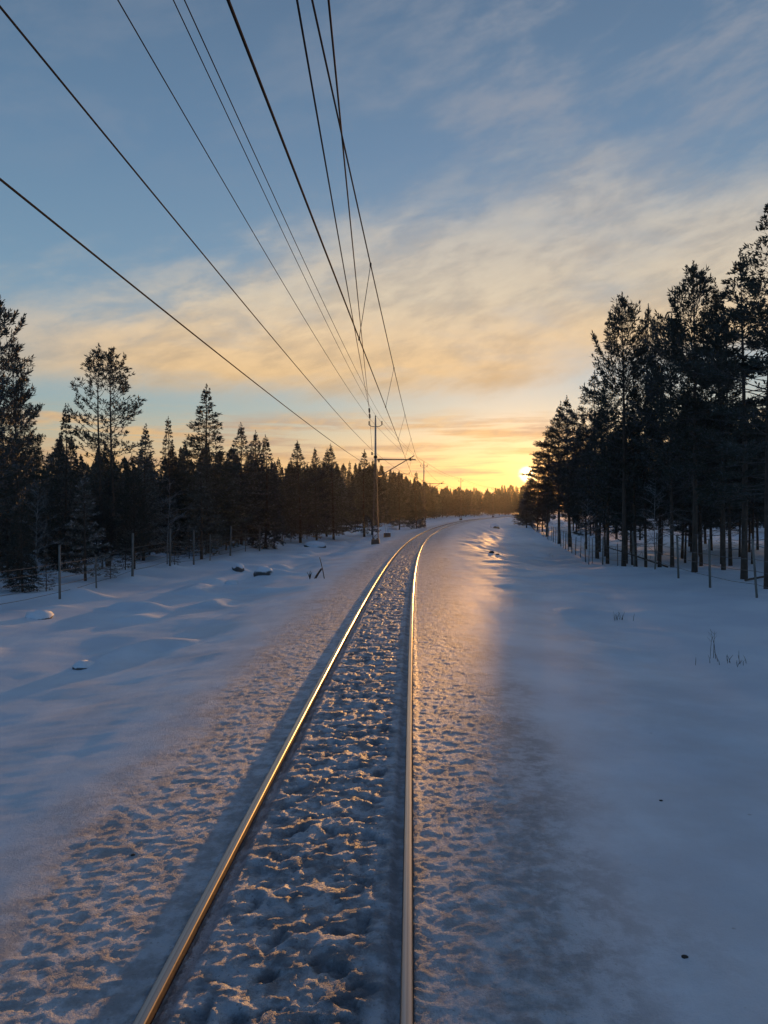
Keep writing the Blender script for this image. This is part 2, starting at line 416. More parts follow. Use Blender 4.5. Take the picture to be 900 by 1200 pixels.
def conifer(H, base, rad, shape, dens=1.0, droop=.0, open_=.0, tuftL=.20, tuftW=.055, whorl=.36, dead=True, nt_=5, twin=0.0, sparse_top=False):
    """returns (trunk mesh data, crown mesh data) as MB"""
    tr = MB(); cr = MB()
    ph = rnd(0, 6.28); lean = Vector((rnd(-.02, .02), rnd(-.02, .02), 0))
    amp = .02*H*rnd(.3, 1)
    def axis(z, off=0.0):
        t = z/H
        return Vector((math.sin(t*3+ph)*amp*t + lean.x*z, math.cos(t*2.4+ph)*amp*t + lean.y*z, z))
    r0 = .0075*H + .022
    stems = [0.0] if not twin else [-twin/2, twin/2]
    for so in stems:
        pts = []; rs = []
        hh = H*(1 if so <= 0 else .965)
        for i in range(13):
            z = hh*i/12
            p = axis(z) + Vector((so*min(1, z/(H*.25)), 0, 0)); p.z = z - (.35 if i == 0 else 0)
            pts.append(p); rs.append(max(.012, r0*(1.18 if i == 0 else 1)*(1-(i/12))**.8 * (.8 if twin else 1)))
        tr.tube(pts, rs, 8)
    tl_scale = [1.0]
    def branch(z, az, L, el, stem, bare=False):
        tuftL_ = tuftL*tl_scale[0]
        o = axis(z) + Vector((stem*min(1, z/(H*.25)), 0, 0))
        d = Vector((math.cos(az)*math.cos(el), math.sin(az)*math.cos(el), math.sin(el)))
        segs = 4; pts = [o]; p = o.copy()
        cur = rnd(.05, .22) - droop
        for s in range(segs):
            e2 = el + cur*(s+1)*.9 + rnd(-.12, .12)
            az2 = az + rnd(-.15, .15)
            d = Vector((math.cos(az2)*math.cos(e2), math.sin(az2)*math.cos(e2), math.sin(e2)))
            p = p + d*L/segs; pts.append(p.copy())
        br = .006 + .009*L
        cr.tube(pts, [br, br*.8, br*.6, br*.4, br*.2], 3, m=1, caps=False)
        def at(t):
            t = t*segs; i = min(segs-1, int(t)); return pts[i].lerp(pts[i+1], t-i), (pts[i+1]-pts[i]).normalized()
        if bare:
            for k in range(int(3+L*3)):
                q, dd = at(rnd(.3, 1)); side = dd.cross(Vector((0, 0, 1))).normalized()*rng.choice((-1, 1))
                e = q + (dd*.6+side*rnd(.4, 1)+Vector((0, 0, rnd(-.3, .2))))*L*rnd(.12, .3)
                cr.tube([q, e], [.006, .002], 3, m=1, caps=False)
            return
        t0 = .18 if not open_ else .42
        nb = max(2, int(L*5.0*dens))
        for k in range(nb):
            t = t0 + (1-t0)*(k+rnd(0, 1))/nb
            if rng.random() < open_*.25: continue
            q, dd = at(min(.999, t))
            side = dd.cross(Vector((0, 0, 1))); side.normalize()
            sg = 1 if k % 2 else -1
            tl = L*(.16+.34*(1-t))*rnd(.7, 1.2) + .10
            td = (dd*rnd(.6, 1.0) + side*sg*rnd(.6, 1.1) + Vector((0, 0, rnd(-.15, .35)))).normalized()
            e = q + td*tl
            if tl > .3: cr.tube([q, e], [.006, .002], 3, m=1, caps=False)
            nn = max(1, int(tl/(tuftL_*.75)))
            for j in range(nn):
                f = (j+1)/nn
                tuft(cr, q.lerp(e, f), td + Vector((0, 0, rnd(0, .3))), tuftL_*rnd(.8, 1.15), tuftW, nt_, 0)
        q, dd = at(.999)
        tuft(cr, q, dd, tuftL_*1.2, tuftW, nt_+1, 0); tuft(cr, at(.88)[0], dd, tuftL_, tuftW, nt_, 0)
    z0 = base*H; z = z0
    lump = [rnd(.72, 1.2) for _ in range(40)]
    while z < H*.975:
        t = (z-z0)/(H-z0)
        if shape == 'cone': L = rad*(1-t)**1.05*(.62+.38*min(1, t/.12))
        elif shape == 'column': L = rad*min(1, (1-t)*1.75)**1.05*(.6+.4*min(1, t/.15))
        elif shape == 'pine': L = rad*math.sin(math.pi*min(1, .18+.80*t**.9))**.7*(1 if t < .8 else (1.12-t)/.32)
        else: L = rad*(1-t)**.6
        nbr = rng.choice((3, 4, 5)) if open_ else rng.choice((4, 5, 6))
        az0 = rnd(0, 6.28)
        for k in range(nbr):
            lk = lump[int((az0+k)*5+z*2.2) % 40]
            az = az0 + 6.2832*k/nbr + rnd(-.35, .35)
            el = (-.15-droop*.5) + t*rnd(.7, 1.0) + max(0, t-.85)*3.5 + rnd(-.12, .12)
            l = max(.10, L*lk*rnd(.75, 1.1))
            tl_scale[0] = min(1.0, .5+.5*l/.6)
            if open_ and rng.random() < open_*.3: l *= .5
            for so in stems:
                if twin and math.cos(az)*so < -.02 and rng.random() < .6: continue
                branch(z + rnd(-.08, .08), az, l, el, so)
        z += whorl*rnd(.7, 1.25)*(1-.45*t)
    for so in stems:
        top = axis(H) + Vector((so, 0, -.035*H*(so > 0)))
        cr.tube([top-Vector((0, 0, .4)), top+Vector((0, 0, .025*H))], [.018, .006], 4, m=1, caps=False)
        for k in range(10):
            tuft(cr, top + Vector((rnd(-.02, .02)*k, rnd(-.02, .02)*k, .022*H-.065*k)), Vector((0, 0, 1)), tuftL*(.38+.06*k), tuftW*.8, 5, 0)
    if dead:
        z = max(.10*H, .8)
        while z < z0+.5:
            for k in range(rng.choice((1, 2, 3))):
                branch(z, rnd(0, 6.28), rad*rnd(.3, .75), rnd(-.35, .1), 0.0, bare=True)
            z += rnd(.25, .55)
    return tr, cr

def bare_tree(H):
    tr = MB(); cr = MB()
    ph = rnd(0, 6.28)
    ax = lambda z: Vector((math.sin(z*.7+ph)*.05*z/2, math.cos(z*.5+ph)*.05*z/2, z))
    tr.tube([ax(H*i/10)-Vector((0, 0, .3 if i == 0 else 0)) for i in range(11)], [max(.004, .012*H*.5*(1-i/10.5)) for i in range(11)], 6)
    def sub(p, d, L, r, lev):
        q = p + d*L*.5 + Vector((rnd(-.05, .05), rnd(-.05, .05), rnd(0, .06)))*L
        e = q + (d + Vector((rnd(-.2, .2), rnd(-.2, .2), rnd(-.25, .15))))*L*.5
        cr.tube([p, q, e], [r, r*.7, r*.3], 3, caps=False)
        if lev:
            for k in range(5):
                t = rnd(.25, 1); s = p.lerp(q, min(1, t*2)) if t < .5 else q.lerp(e, t*2-1)
                dd = (d + Vector((rnd(-1, 1), rnd(-1, 1), rnd(-.5, .6)))).normalized()
                sub(s, dd, L*rnd(.3, .5), r*.5, lev-1)
    z = .18*H
    while z < H*.97:
        a = rnd(0, 6.28); el = rnd(.3, .9)
        sub(ax(z), Vector((math.cos(a)*math.cos(el), math.sin(a)*math.cos(el), math.sin(el))), (H-z)*.32+.25, .012, 2)
        z += rnd(.12, .3)*H/6
    return tr, cr

PROTO = {}
def proto(key, H, trcr, needle, trunk='bark'):
    tr, cr = trcr
    PROTO[key] = (H, tr.mesh(key+'_trunk', M[trunk], True), cr.mesh(key+'_crown', [M[needle], M['twig']] if needle != 'birch' else M['birch']))
for i in range(4): proto('dense%d' % i, 10, conifer(10, rnd(.07, .13), rnd(2.2, 2.7), 'cone', 1.1, .10), 'needle')
for i in range(2): proto('column%d' % i, 10, conifer(10, .12, rnd(1.5, 1.8), 'column', 1.1, .0), 'needle_dark')
for i in range(2): proto('spruce%d' % i, 10, conifer(10, .06, 1.9, 'cone', 1.25, .28, whorl=.32), 'needle_dark')
for i in range(3): proto('pine%d' % i, 12, conifer(12, rnd(.26, .34), rnd(1.8, 2.2), 'pine', 1.25, -.05, open_=.40, tuftL=.22, whorl=.42), 'needle_dark')
proto('twin0', 12, conifer(12, .36, 1.9, 'pine', .9, -.08, open_=.6, tuftL=.21, whorl=.46, twin=.55), 'needle')
for i in range(2): proto('tall%d' % i, 14, conifer(14, rnd(.22, .27), rnd(2.0, 2.3), 'column', 1.25, .06, open_=.1, tuftL=.22, whorl=.42), 'needle_dark')
for i in range(3): proto('high%d' % i, 12, conifer(12, rnd(.26, .32), rnd(1.9, 2.3), 'column', 1.35, .10, open_=.1, tuftL=.22, whorl=.40), 'needle_dark')
for i in range(2): proto('young%d' % i, 4.5, conifer(4.5, .12, 1.0, 'cone', 1.1, .12, tuftL=.15, tuftW=.04, dead=False), 'needle_frost')
for i in range(2): proto('birch%d' % i, 6, bare_tree(6), 'birch', 'birch')
# lighter crowns for trees far down the line
for i in range(4): proto('far%d' % i, 10, conifer(10, rnd(.06, .12), rnd(2.0, 2.5), rng.choice(('cone', 'column')), .55, .1, tuftL=.34, tuftW=.13, whorl=.5, dead=False, nt_=4), 'needle')

_first = {}
def tree(x, y, H, key, label, group=None, name='pine_tree', wx=1.0):
    pH, mt, mc = PROTO[key]
    z = gz(x, y)
    r = empty(name, (x, y, z-.05), label, 'tree', group, rnd(0, 6.28) if not key.startswith('twin') else .1)
    s = H/pH; r.scale = (s*wx, s*wx, s)
    if key not in _first:
        t = bpy.data.objects.new('trunk', mt); c = bpy.data.objects.new('crown', mc); _first[key] = (t, c)
    else:
        t = _first[key][0].copy(); c = _first[key][1].copy()
    for o in (t, c): C.objects.link(o); o.parent = r
    return r
def tree_px(u, vtop, y, key, label, **kw):
    """tree whose tip stands at (u, vtop) in the photograph at depth y"""
    x = (u-450)*y/F_PX
    H = CAM_H + (HOR-vtop)*y/F_PX - gz(x, y) + .05
    return tree(x, y, H, key, label, **kw)

taken = []
def T(u, v, y, key, label, name='pine_tree', wx=1.0, group=None):
    tree_px(u, v, y, key, label, name=name, wx=wx, group=group); taken.append(((u-450)*y/F_PX, y))

# left of the line, nearest first
T(-8, 352, 27, 'pine0', 'tall dark pine at the left edge of the forest, cut by the picture edge', wx=1.0)
T(22, 394, 33, 'tall0', 'slender pine with a ragged tip just right of the edge pine', wx=.72)
T(75, 478, 36, 'spruce0', 'pointed conifer between the slender pine and the twin-stemmed pine', 'spruce_tree', .95)
T(127, 408, 41, 'twin0', 'tall open pine with two parallel stems standing above its neighbours', wx=1.2)
T(100, 556, 33.5, 'young0', 'small frosted conifer in front of the twin-stemmed pine', 'young_conifer', 1.1)
T(43, 560, 31, 'birch0', 'thin bare frosted birch near the first thick fence post', 'bare_birch', 1.0)
T(168, 500, 46, 'dense1', 'bushy dark pine right beside the twin-stemmed pine', wx=1.2)
T(200, 492, 54, 'spruce1', 'narrow pointed spruce between the bushy pine and the broad tall conifer', 'spruce_tree', .9)
T(196, 560, 41, 'birch1', 'leafless sapling with frosted twigs behind the fence below the narrow spruce', 'bare_birch', 1.2)
T(246, 455, 54, 'dense0', 'broad tall conifer that tops the left forest row past the narrow spruce', wx=1.45)
T(236, 548, 48, 'young1', 'rust-brown frosted young conifer in front of the broad tall conifer', 'young_conifer', 1.3)
T(283, 499, 60, 'dense2', 'sunlit brownish conifer just right of the broad tall one', wx=1.3)
T(296, 508, 66, 'column0', 'pointed conifer behind the sunlit brownish one', wx=1.1)
T(311, 513, 62, 'spruce0', 'dark conifer with a thin tip right of the sunlit brownish one', 'spruce_tree', 1.25)
T(352, 519, 72, 'dense3', 'broad dark pine midway between the brownish conifer and the near mast', wx=1.4)
T(371, 527, 78, 'column1', 'slim pine between the broad dark pine and the blunt pair', wx=1.1)
T(391, 523, 80, 'dense1', 'dark pine with a blunt double tip left of the near mast', wx=1.35)
T(383, 528, 86, 'dense2', 'pale-tipped pine tucked behind the blunt double-tipped one', wx=1.2)
T(427, 529, 92, 'dense0', 'dense pine right behind the near mast on its left', wx=1.4)
T(436, 541, 98, 'column1', 'dense pine directly behind the shaft of the near mast', wx=1.25)
T(468, 557, 120, 'dense3', 'pine with a thin tip between the near mast and the dark narrow spruce', wx=1.3)
T(488, 554, 118, 'spruce1', 'dark narrow spruce standing clear under the arm of the near mast', 'spruce_tree', 1.2)
# right of the line
T(900, 234, 29, 'tall1', 'tallest pine, at the right edge of the picture, with layered boughs', wx=1.0)
T(872, 300, 33, 'high0', 'dark dense conifer tucked left of the tallest pine', wx=1.15)
T(848, 333, 38, 'tall0', 'dark crowded pine between the tallest pine and the rounded-top pine', wx=.85)
T(814, 314, 36.5, 'pine1', 'tall pine with a rounded top and clumped boughs, second tallest on the right', wx=1.0)
T(788, 374, 42, 'pine2', 'leaning-topped pine just left of the rounded-top pine', wx=.85)
T(757, 363, 47, 'pine0', 'thin open-crowned pine between the feathery pine and the leaning-topped one', wx=.62)
T(731, 350, 45.5, 'pine1', 'feathery flat-branched pine at the front of the right forest, sky showing through', wx=.92)
T(745, 455, 47, 'high2', 'shorter dark conifer filling in below the feathery pine', 'pine_tree', 1.1)
T(700, 440, 62, 'high1', 'dense conical conifer left of the feathery pine', wx=1.15)
T(712, 470, 55, 'high0', 'low dark conifer right behind the bent fence posts', 'pine_tree', 1.15)
T(668, 468, 82, 'high2', 'sun-edged conifer with a forked tip, left in the right forest', wx=1.2)
T(655, 474, 88, 'high0', 'sun-edged conifer just left of the forked one', wx=1.0)
T(641, 508, 112, 'high1', 'conifer with orange glow at its edge nearest the sun', wx=1.25)
T(630, 542, 140, 'high2', 'last small conifer before the sun in the right forest row', wx=1.3)
T(623, 552, 172, 'dense3', 'small conifer standing right beside the sun disc', wx=1.4)
T(617, 567, 163, 'dense1', 'low wide conifer added for shade under the left edge of the sun disc', wx=1.5)  # added, like the wide pair below, to keep low sun off the near track
T(621, 563, 186, 'dense0', 'wide conifer added for shade under the middle of the sun disc', wx=1.4)
T(616, 570, 196, 'dense2', 'lowest conifer added for shade, left of those under the sun disc', wx=1.4)
T(690, 585, 52, 'birch1', 'bare frosted shrub behind the right fence below the conical conifer', 'bare_birch', 1.3)
T(768, 560, 41, 'birch0', 'bare snowy branches hanging low between the trunks on the right', 'bare_birch', 1.3)

def base_v(u):
    """row of the photograph the tops of the trees behind the front row keep below"""
    return float(np.interp(u, [-60, 0, 100, 180, 240, 300, 345, 400, 440, 480, 505, 540, 580, 622, 630, 660, 700, 760, 830, 960],
                              [470, 500, 520, 528, 512, 528, 541, 543, 545, 560, 569, 572, 574, 571, 560, 495, 470, 460, 440, 400]))
def back_height(x, y, j):
    u = 450+x*F_PX/y
    return max(4.0, CAM_H + (HOR-base_v(u)-j)*y/F_PX - gz(x, y))
def free(x, y, r):
    return all((x-a)**2 + (y-b)**2 > r*r for a, b in taken)
def scatter(n, y0, y1, d0, d1, keys, jit, minr, label, group, name='pine_tree', power=1.0, side=1):
    k = 0; tries = 0
    while k < n and tries < n*60:
        tries += 1
        y = y0 + (y1-y0)*rng.random()**power
        d = side*rnd(d0, d1)
        x = float(offx(y, d))
        u = 450 + x*F_PX/y
        if u < -60 or u > 960 or not free(x, y, minr): continue
        taken.append((x, y)); k += 1
        tree(x, y, min(13.5, back_height(x, y, rnd(*jit)))*1.0, rng.choice(keys), label, group, name, rnd(.85, 1.2))
    return k
D_ = ['dense0', 'dense1', 'dense2', 'dense3', 'column0', 'column1', 'spruce0', 'spruce1']
n = 0
n += scatter(34, 27, 55, 13.2, 34, D_, (-4, 80), 1.7, 'dark snow-dusted pine in the thicket behind the near stretch of the left fence', 'forest behind the near stretch of the left fence', side=-1)
n += scatter(46, 50, 100, 13.0, 30, D_, (-4, 45), 1.7, 'dark pine in the forest between the brownish conifer and the near mast', 'forest between the brownish conifer and the near mast', side=-1)
n += scatter(30, 95, 165, 13.0, 30, D_, (-3, 12), 1.9, 'pine of the forest edge behind the second mast', 'forest edge behind the second mast', side=-1)
n += scatter(44, 165, 300, 13.0, 34, ['far0', 'far1', 'far2', 'far3'], (-2, 6), 2.1, 'distant hazy pine of the forest edge beyond the third mast', 'forest edge beyond the third mast', side=-1)
n += scatter(34, 34, 70, 14.5, 40, ['high0', 'high1', 'high2', 'pine0', 'pine2', 'tall0'], (0, 90), 2.0, 'dark pine inside the right forest behind the front row', 'right forest behind the front row', side=1)
n += scatter(30, 60, 180, 16.2, 34, ['high0', 'high1', 'high2', 'column0'], (0, 30), 2.2, 'pine in the right forest close to the glow of the sun', 'right forest close to the sun', side=1)

rs = random.Random(9)
for (y, d) in ((29, -13.1), (34.5, -12.9), (38, -13.6), (43, -12.8), (47.5, -13.4), (53, -12.9), (59, -13.3), (66, -13.0), (75, -13.2)):
    tree(float(offx(y, d)), y, rs.uniform(1.1, 2.3), rs.choice(['young0', 'young1', 'birch0']), 'knee- to head-high frosted sapling at the forest edge just behind the left fence', 'frosted saplings behind the left fence', 'sapling', 1.1)
rt = random.Random(5)  # extra pines at the bend, their height set to shade the foreground snow
for k in range(16):
    y = rt.uniform(408, 455); u = 580 + k*2.4 + rt.uniform(-1, 1); x = (u-450)*y/F_PX; taken.append((x, y))
    H_ = CAM_H + (HOR-rt.uniform(568.5, 573))*y/F_PX - gz(x, y)
    tree(x, y, H_, rng.choice(['far0', 'far1', 'far2', 'far3']), 'tall hazy pine added for shade, closing the bend directly under the low sun', 'pines added for shade, closing the bend under the sun')

def far_mass():
    """the depth of the wood behind the front rows, one mass nobody could count"""
    V = []; Fq = []; MI = []; base = 0
    P = []
    for k in range(4):
        me = PROTO['far%d' % k][2]; mt = PROTO['far%d' % k][1]
        def arr(me):
            co = np.empty(len(me.vertices)*3, np.float32); me.vertices.foreach_get('co', co)
            ls = np.empty(len(me.polygons), np.int32); me.polygons.foreach_get('loop_start', ls)
            lt = np.empty(len(me.polygons), np.int32); me.polygons.foreach_get('loop_total', lt)
            vi = np.empty(len(me.loops), np.int32); me.loops.foreach_get('vertex_index', vi)
            q = ls[lt == 4]; return co.reshape(-1, 3), np.stack([vi[q], vi[q+1], vi[q+2], vi[q+3]], -1)
        P.append((arr(me), arr(mt)))
    cnt = 0
    for (n_, y0, y1, d0, d1, side) in ((36, 30, 110, 32, 60, -1), (60, 90, 190, 24, 60, -1), (330, 170, 480, 14, 90, -1), (26, 90, 200, 44, 90, 1), (60, 210, 480, 16, 90, 1)):
        for _ in range(n_):
            for _t in range(40):
                y = rnd(y0, y1); d = side*rnd(d0, d1); x = float(offx(y, d)); u = 450+x*F_PX/y
                if side > 0 and d < 34 and y < 210: continue
                if -60 < u < 960 and free(x, y, 1.3): break
            else: continue
            taken.append((x, y)); z = gz(x, y)
            (cv, cf), (tv, tf) = P[cnt % 4]; cnt += 1
            s = min(13, back_height(x, y, rnd(-1, 5) if y > 160 else rnd(2, 50)))/10; a = rnd(0, 6.28); ca, sa = math.cos(a), math.sin(a)
            for (co, fa), mi in (((cv, cf), 0), ((tv, tf), 1)):
                c = co*np.array([max(s, .8), max(s, .8), s]); X = c[:, 0]*ca-c[:, 1]*sa+x; Yy = c[:, 0]*sa+c[:, 1]*ca+y
                V.append(np.stack([X, Yy, c[:, 2]+z-.05], -1)); Fq.append(fa+base); MI.append(np.full(len(fa), mi, np.int32)); base += len(co)
    V = np.concatenate(V).astype(np.float32); Fq = np.concatenate(Fq).astype(np.int32); MI = np.concatenate(MI)
    me = bpy.data.meshes.new('forest')
    me.vertices.add(len(V)); me.vertices.foreach_set('co', V.ravel())
    me.loops.add(Fq.size); me.loops.foreach_set('vertex_index', Fq.ravel())
    me.polygons.add(len(Fq)); me.polygons.foreach_set('loop_start', np.arange(0, Fq.size, 4, dtype=np.int32))
    me.materials.append(M['needle_dark']); me.materials.append(M['bark'])
    me.polygons.foreach_set('material_index', MI); me.update(calc_edges=True)
    o = bpy.data.objects.new('forest', me); C.objects.link(o)
    tag(o, 'deep mass of dark conifers filling the wood behind the front rows', 'forest', kind='stuff')
far_mass()

# ------------------------------------------------------------------ fences
def fence(name, pts, label, wires, lean=.03, thick=.05):
    """pts: (x, y, height, is_thick)"""
    o0 = empty(name, (pts[0][0], pts[0][1], gz(pts[0][0], pts[0][1])), label, 'fence')
    loc = Vector(o0.location); tops = []
    for (x, y, h, big) in pts:
        z = gz(x, y); mb = MB(); r_ = thick*(1 if big else .62)*rnd(.85, 1.15)
        lx, ly = rnd(-lean, lean)*h, rnd(-lean, lean)*h
        p0 = Vector((x, y, z-.3))-loc; p1 = Vector((x+lx, y+ly, z+h))-loc
        mb.tube([p0, p0.lerp(p1, .5)+Vector((rnd(-.01, .01), 0, 0)), p1-Vector((0, 0, .02)), p1], [r_*1.05, r_, r_*.93, r_*.7], 8)
        mb.build('post', M['post'], o0, True)
        tops.append((p0+Vector((0, 0, .3)), p1))
    for w in wires:
        mb = MB(); P_ = []
        for i, (a, b) in enumerate(tops):
            q = a + (b-a).normalized()*w
            P_.append(q)
            if i < len(tops)-1:
                a2, b2 = tops[i+1]; q2 = a2 + (b2-a2).normalized()*w
                P_.append(q.lerp(q2, .5)-Vector((0, 0, rnd(.01, .05))))
        mb.tube(P_, .009, 4); mb.build('wire', M['wire'], o0)
    return o0
lp = []
for (u, v, top) in ((70, 703, 1.92), (113, 690, 1.35), (155, 681, 1.92), (199, 669, 1.9), (227, 662.7, 1.95), (246, 658.7, 1.6), (269.6, 653, 1.98), (287.5, 650, 1.5), (304, 646, 1.75), (321, 641, 1.85)):
    y = (CAM_H+.36)*F_PX/(v-HOR); lp.append(((u-450)*y/F_PX, y, top, top > 1.7))
x0, y0 = lp[0][0], lp[0][1]
pre = [(-12.0, 23.2, 1.7, False), (-12.6, 19.5, 1.9, True)][::-1]
y = lp[-1][1]
while y < 190:
    y += rnd(3.4, 4.0); lp.append((float(offx(y, -12.0)), y, rnd(1.55, 1.95), rng.random() < .55))
fence('wire_fence', pre+lp, 'wire fence on weathered wooden posts in front of the left forest', (.25, .5, .75, 1.0, 1.25))
rp = []
for (x, y, h, b) in ((12.3, 21.0, 1.9, True), (12.65, 26.0, 2.0, True), (12.75, 30, 1.9, True), (12.9, 33.6, 1.85, True), (13.4, 38, 1.8, True), (13.9, 42.5, 1.95, True), (14.3, 47, 1.5, False), (14.8, 52, 1.9, True)):
    rp.append((x, y, h, b))
y = 52
while y < 205:
    y += rnd(2.9, 3.9); rp.append((float(offx(y, np.interp(y, [52, 83, 122, 200], [12.9, 14.8, 15.6, 15.0]))), y, rnd(1.5, 1.95), rng.random() < .6))
fence('wire_fence', rp, 'uneven wire fence with dark leaning posts before the right forest', (.45, .9, 1.3), lean=.07, thick=.045)

# ------------------------------------------------------------------ catenary masts
POLES = [(-.73, 66), (6.7, 129), (20.0, 200), (39.2, 276)]
TOPH = [8.0, 7.9, 7.9, 7.8]                       # top above the camera
def insulator(parent, c, h=.34, r=.075, name='insulator'):
    mb = MB(); k = 4; prof = [(.025, 0)]
    for i in range(k):
        z = h*(i+.25)/k; prof += [(r*.45, z), (r, z+.02), (r*.95, z+.04), (r*.4, z+.06)]
    prof += [(.03, h)]
    mb.lathe(c, prof, 10); return mb.build(name, M['insul'], parent, True)
def mast(i, x, y, label):
    z0 = gz(x, y); H = CAM_H+TOPH[i]-z0-.35
    sl = float(slope(y)); rz = -math.atan(sl)
    o = empty('catenary_mast', (x, y, z0), label, 'mast', 'catenary masts along the track', rz)
    mb = MB(); mb.box((0, 0, .10), (.72, .60, .62), taper=.9); mb.box((-.17, 0, .45), (.16, .22, .14)); mb.box((.17, 0, .45), (.16, .22, .14))
    mb.build('footing', M['block'], o)
    # two steel channels closing towards the top, laced together
    zt = H*.70
    for s in (-1, 1):
        mb = MB()
        a = Vector((s*.27, 0, .35)); b = Vector((s*.075, 0, zt))
        for off, dims in ((Vector((0, 0, 0)), (.018, .15)), (Vector((-s*.035, .075, 0)), (.07, .014)), (Vector((-s*.035, -.075, 0)), (.07, .014))):
            vs = []
            for p in (a, b):
                for dx, dy in ((-1, -1), (1, -1), (1, 1), (-1, 1)):
                    vs.append(p + off + Vector((dx*dims[0]/2, dy*dims[1]/2, 0)))
            mb.add(vs, [(3,2,1,0),(4,5,6,7),(0,1,5,4),(1,2,6,5),(2,3,7,6),(3,0,4,7)])
        mb.build('leg', M['steel'], o)
    mb = MB(); nb = 13
    for k in range(nb):
        t0, t1 = k/nb, (k+1)/nb
        w0 = .25-.185*t0; w1 = .25-.185*t1; s = 1 if k % 2 else -1
        za, zb = .45+(zt-.45)*t0, .45+(zt-.45)*t1
        for yy in (-.088, .088): mb.bar((s*w0, yy, za), (-s*w1, yy, zb), .016, 4)
    mb.build('lacing', M['steel'], o)
    mb = MB(); mb.tube([(0, 0, zt-.5), (0, 0, zt+.1), (0, 0, H)], [.10, .09, .07], 8); mb.build('mast_tube', M['tube'], o, True)
    mb = MB(); mb.lathe((0, 0, zt-.12), [(.09, 0), (.16, .02), (.16, .2), (.09, .24)], 8); mb.build('collar', M['cable'], o)
    # phase line on top
    ca = H-.62
    mb = MB(); mb.tube([(-.55, 0, ca+.14), (-.30, 0, ca+.02), (0, 0, ca), (.30, 0, ca+.02), (.55, 0, ca+.14)], .032, 6); mb.build('crossarm', M['steel'], o, True)
    insulator(o, (-.55, 0, ca+.14)); insulator(o, (.55, 0, ca+.14)); insulator(o, (0, 0, H))
    mb = MB(); mb.bar((0, 0, H-2.95), (-.30, 0, H-2.95), .025, 6); mb.build('bracket', M['steel'], o)
    insulator(o, (-.30, 0, H-3.06), .26, .09)
    mb = MB(); mb.bar((0, 0, H-3.55), (.30, 0, H-3.55), .022, 6); mb.build('bracket', M['steel'], o)
    insulator(o, (.30, 0, H-3.68), .26, .085)
    # cantilever over the track
    zu = CAM_H+4.22-z0; zl = CAM_H+2.96-z0
    mb = MB(); mb.tube([(.12, 0, zu), (.45, 0, zu), (3.45, 0, zu-.03)], [.05, .055, .045], 8); mb.build('top_arm', M['arm'], o, True)
    mb = MB(); mb.tube([(.12, 0, zl-.18), (.5, 0, zl-.08), (3.35, 0, zu+.32)], [.03, .042, .038], 8); mb.build('diagonal_arm', M['arm'], o, True)
    mb = MB(); mb.tube([(1.05, 0, zl+.06), (2.95, 0, zl)], .028, 6); mb.tube([(2.9, 0, zl-.02), (2.9, 0, zl+.16)], .03, 6); mb.build('registration_arm', M['arm'], o, True)
    mb = MB(); mb.lathe((3.0, 0, zu-.14), [(.03, 0), (.07, .05), (.07, .2), (.03, .26)], 8); mb.build('messenger_clamp', M['cable'], o)
    for zz in (zu, zl-.16):
        mb = MB()
        for k in range(5): mb.tube([(.22+k*.07, 0, zz), (.25+k*.07, 0, zz)], .085, 8)
        mb.build('rod_insulator', M['insul'], o)
    return o
labs = ['nearest catenary mast, pinkish sunlit edge, on a dark footing left of the track',
        'second catenary mast, grey and slim, past the dark narrow spruce',
        'third catenary mast rising just above the distant forest edge',
        'farthest and smallest catenary mast, left of the sun']
for i, (x, y) in enumerate(POLES): mast(i, x, y, labs[i])

# anchor block with guy wires behind the near mast
ax_, ay_ = .35, 84.0; az_ = gz(ax_, ay_)
o = empty('guy_anchor', (ax_, ay_, az_), 'low snow-topped concrete anchor block with two guy wires behind the nearest mast', 'anchor')
mb = MB(); mb.box((0, 0, .12), (.8, .7, .7), taper=.92); mb.build('anchor_block', M['block'], o)
for s in (-1, 1):
    mb = MB(); mb.bar((s*.12, 0, .4), (POLES[0][0]-ax_+.05*s, POLES[0][1]-ay_, CAM_H+4.0-az_), .012, 5); mb.build('guy_wire', M['cable'], o)

# ------------------------------------------------------------------ overhead wires
def span(a, b, sag, n=14):
    a = Vector(a); b = Vector(b); out = []
    for i in range(n+1):
        t = i/n; p = a.lerp(b, t); p.z -= sag*4*t*(1-t); out.append(p)
    return out
def wire(name, anchors, sags, r, label, cat='wire', group=None):
    pts = []
    for k in range(len(anchors)-1):
        s = span(anchors[k], anchors[k+1], sags[k], 26)
        pts += s if k == 0 else s[1:]
    mb = MB(); mb.tube(pts, r, 6); o = mb.build(name, M['cable'])
    return tag(o, label, cat, group)
def ptx(i, dx, dh):
    x, y = POLES[i]; c = math.cos(math.atan(float(slope(y)))); return (x+dx*c, y-dx*float(slope(y))*c, CAM_H+dh)
def through(a, b, sag, u, v):
    return a
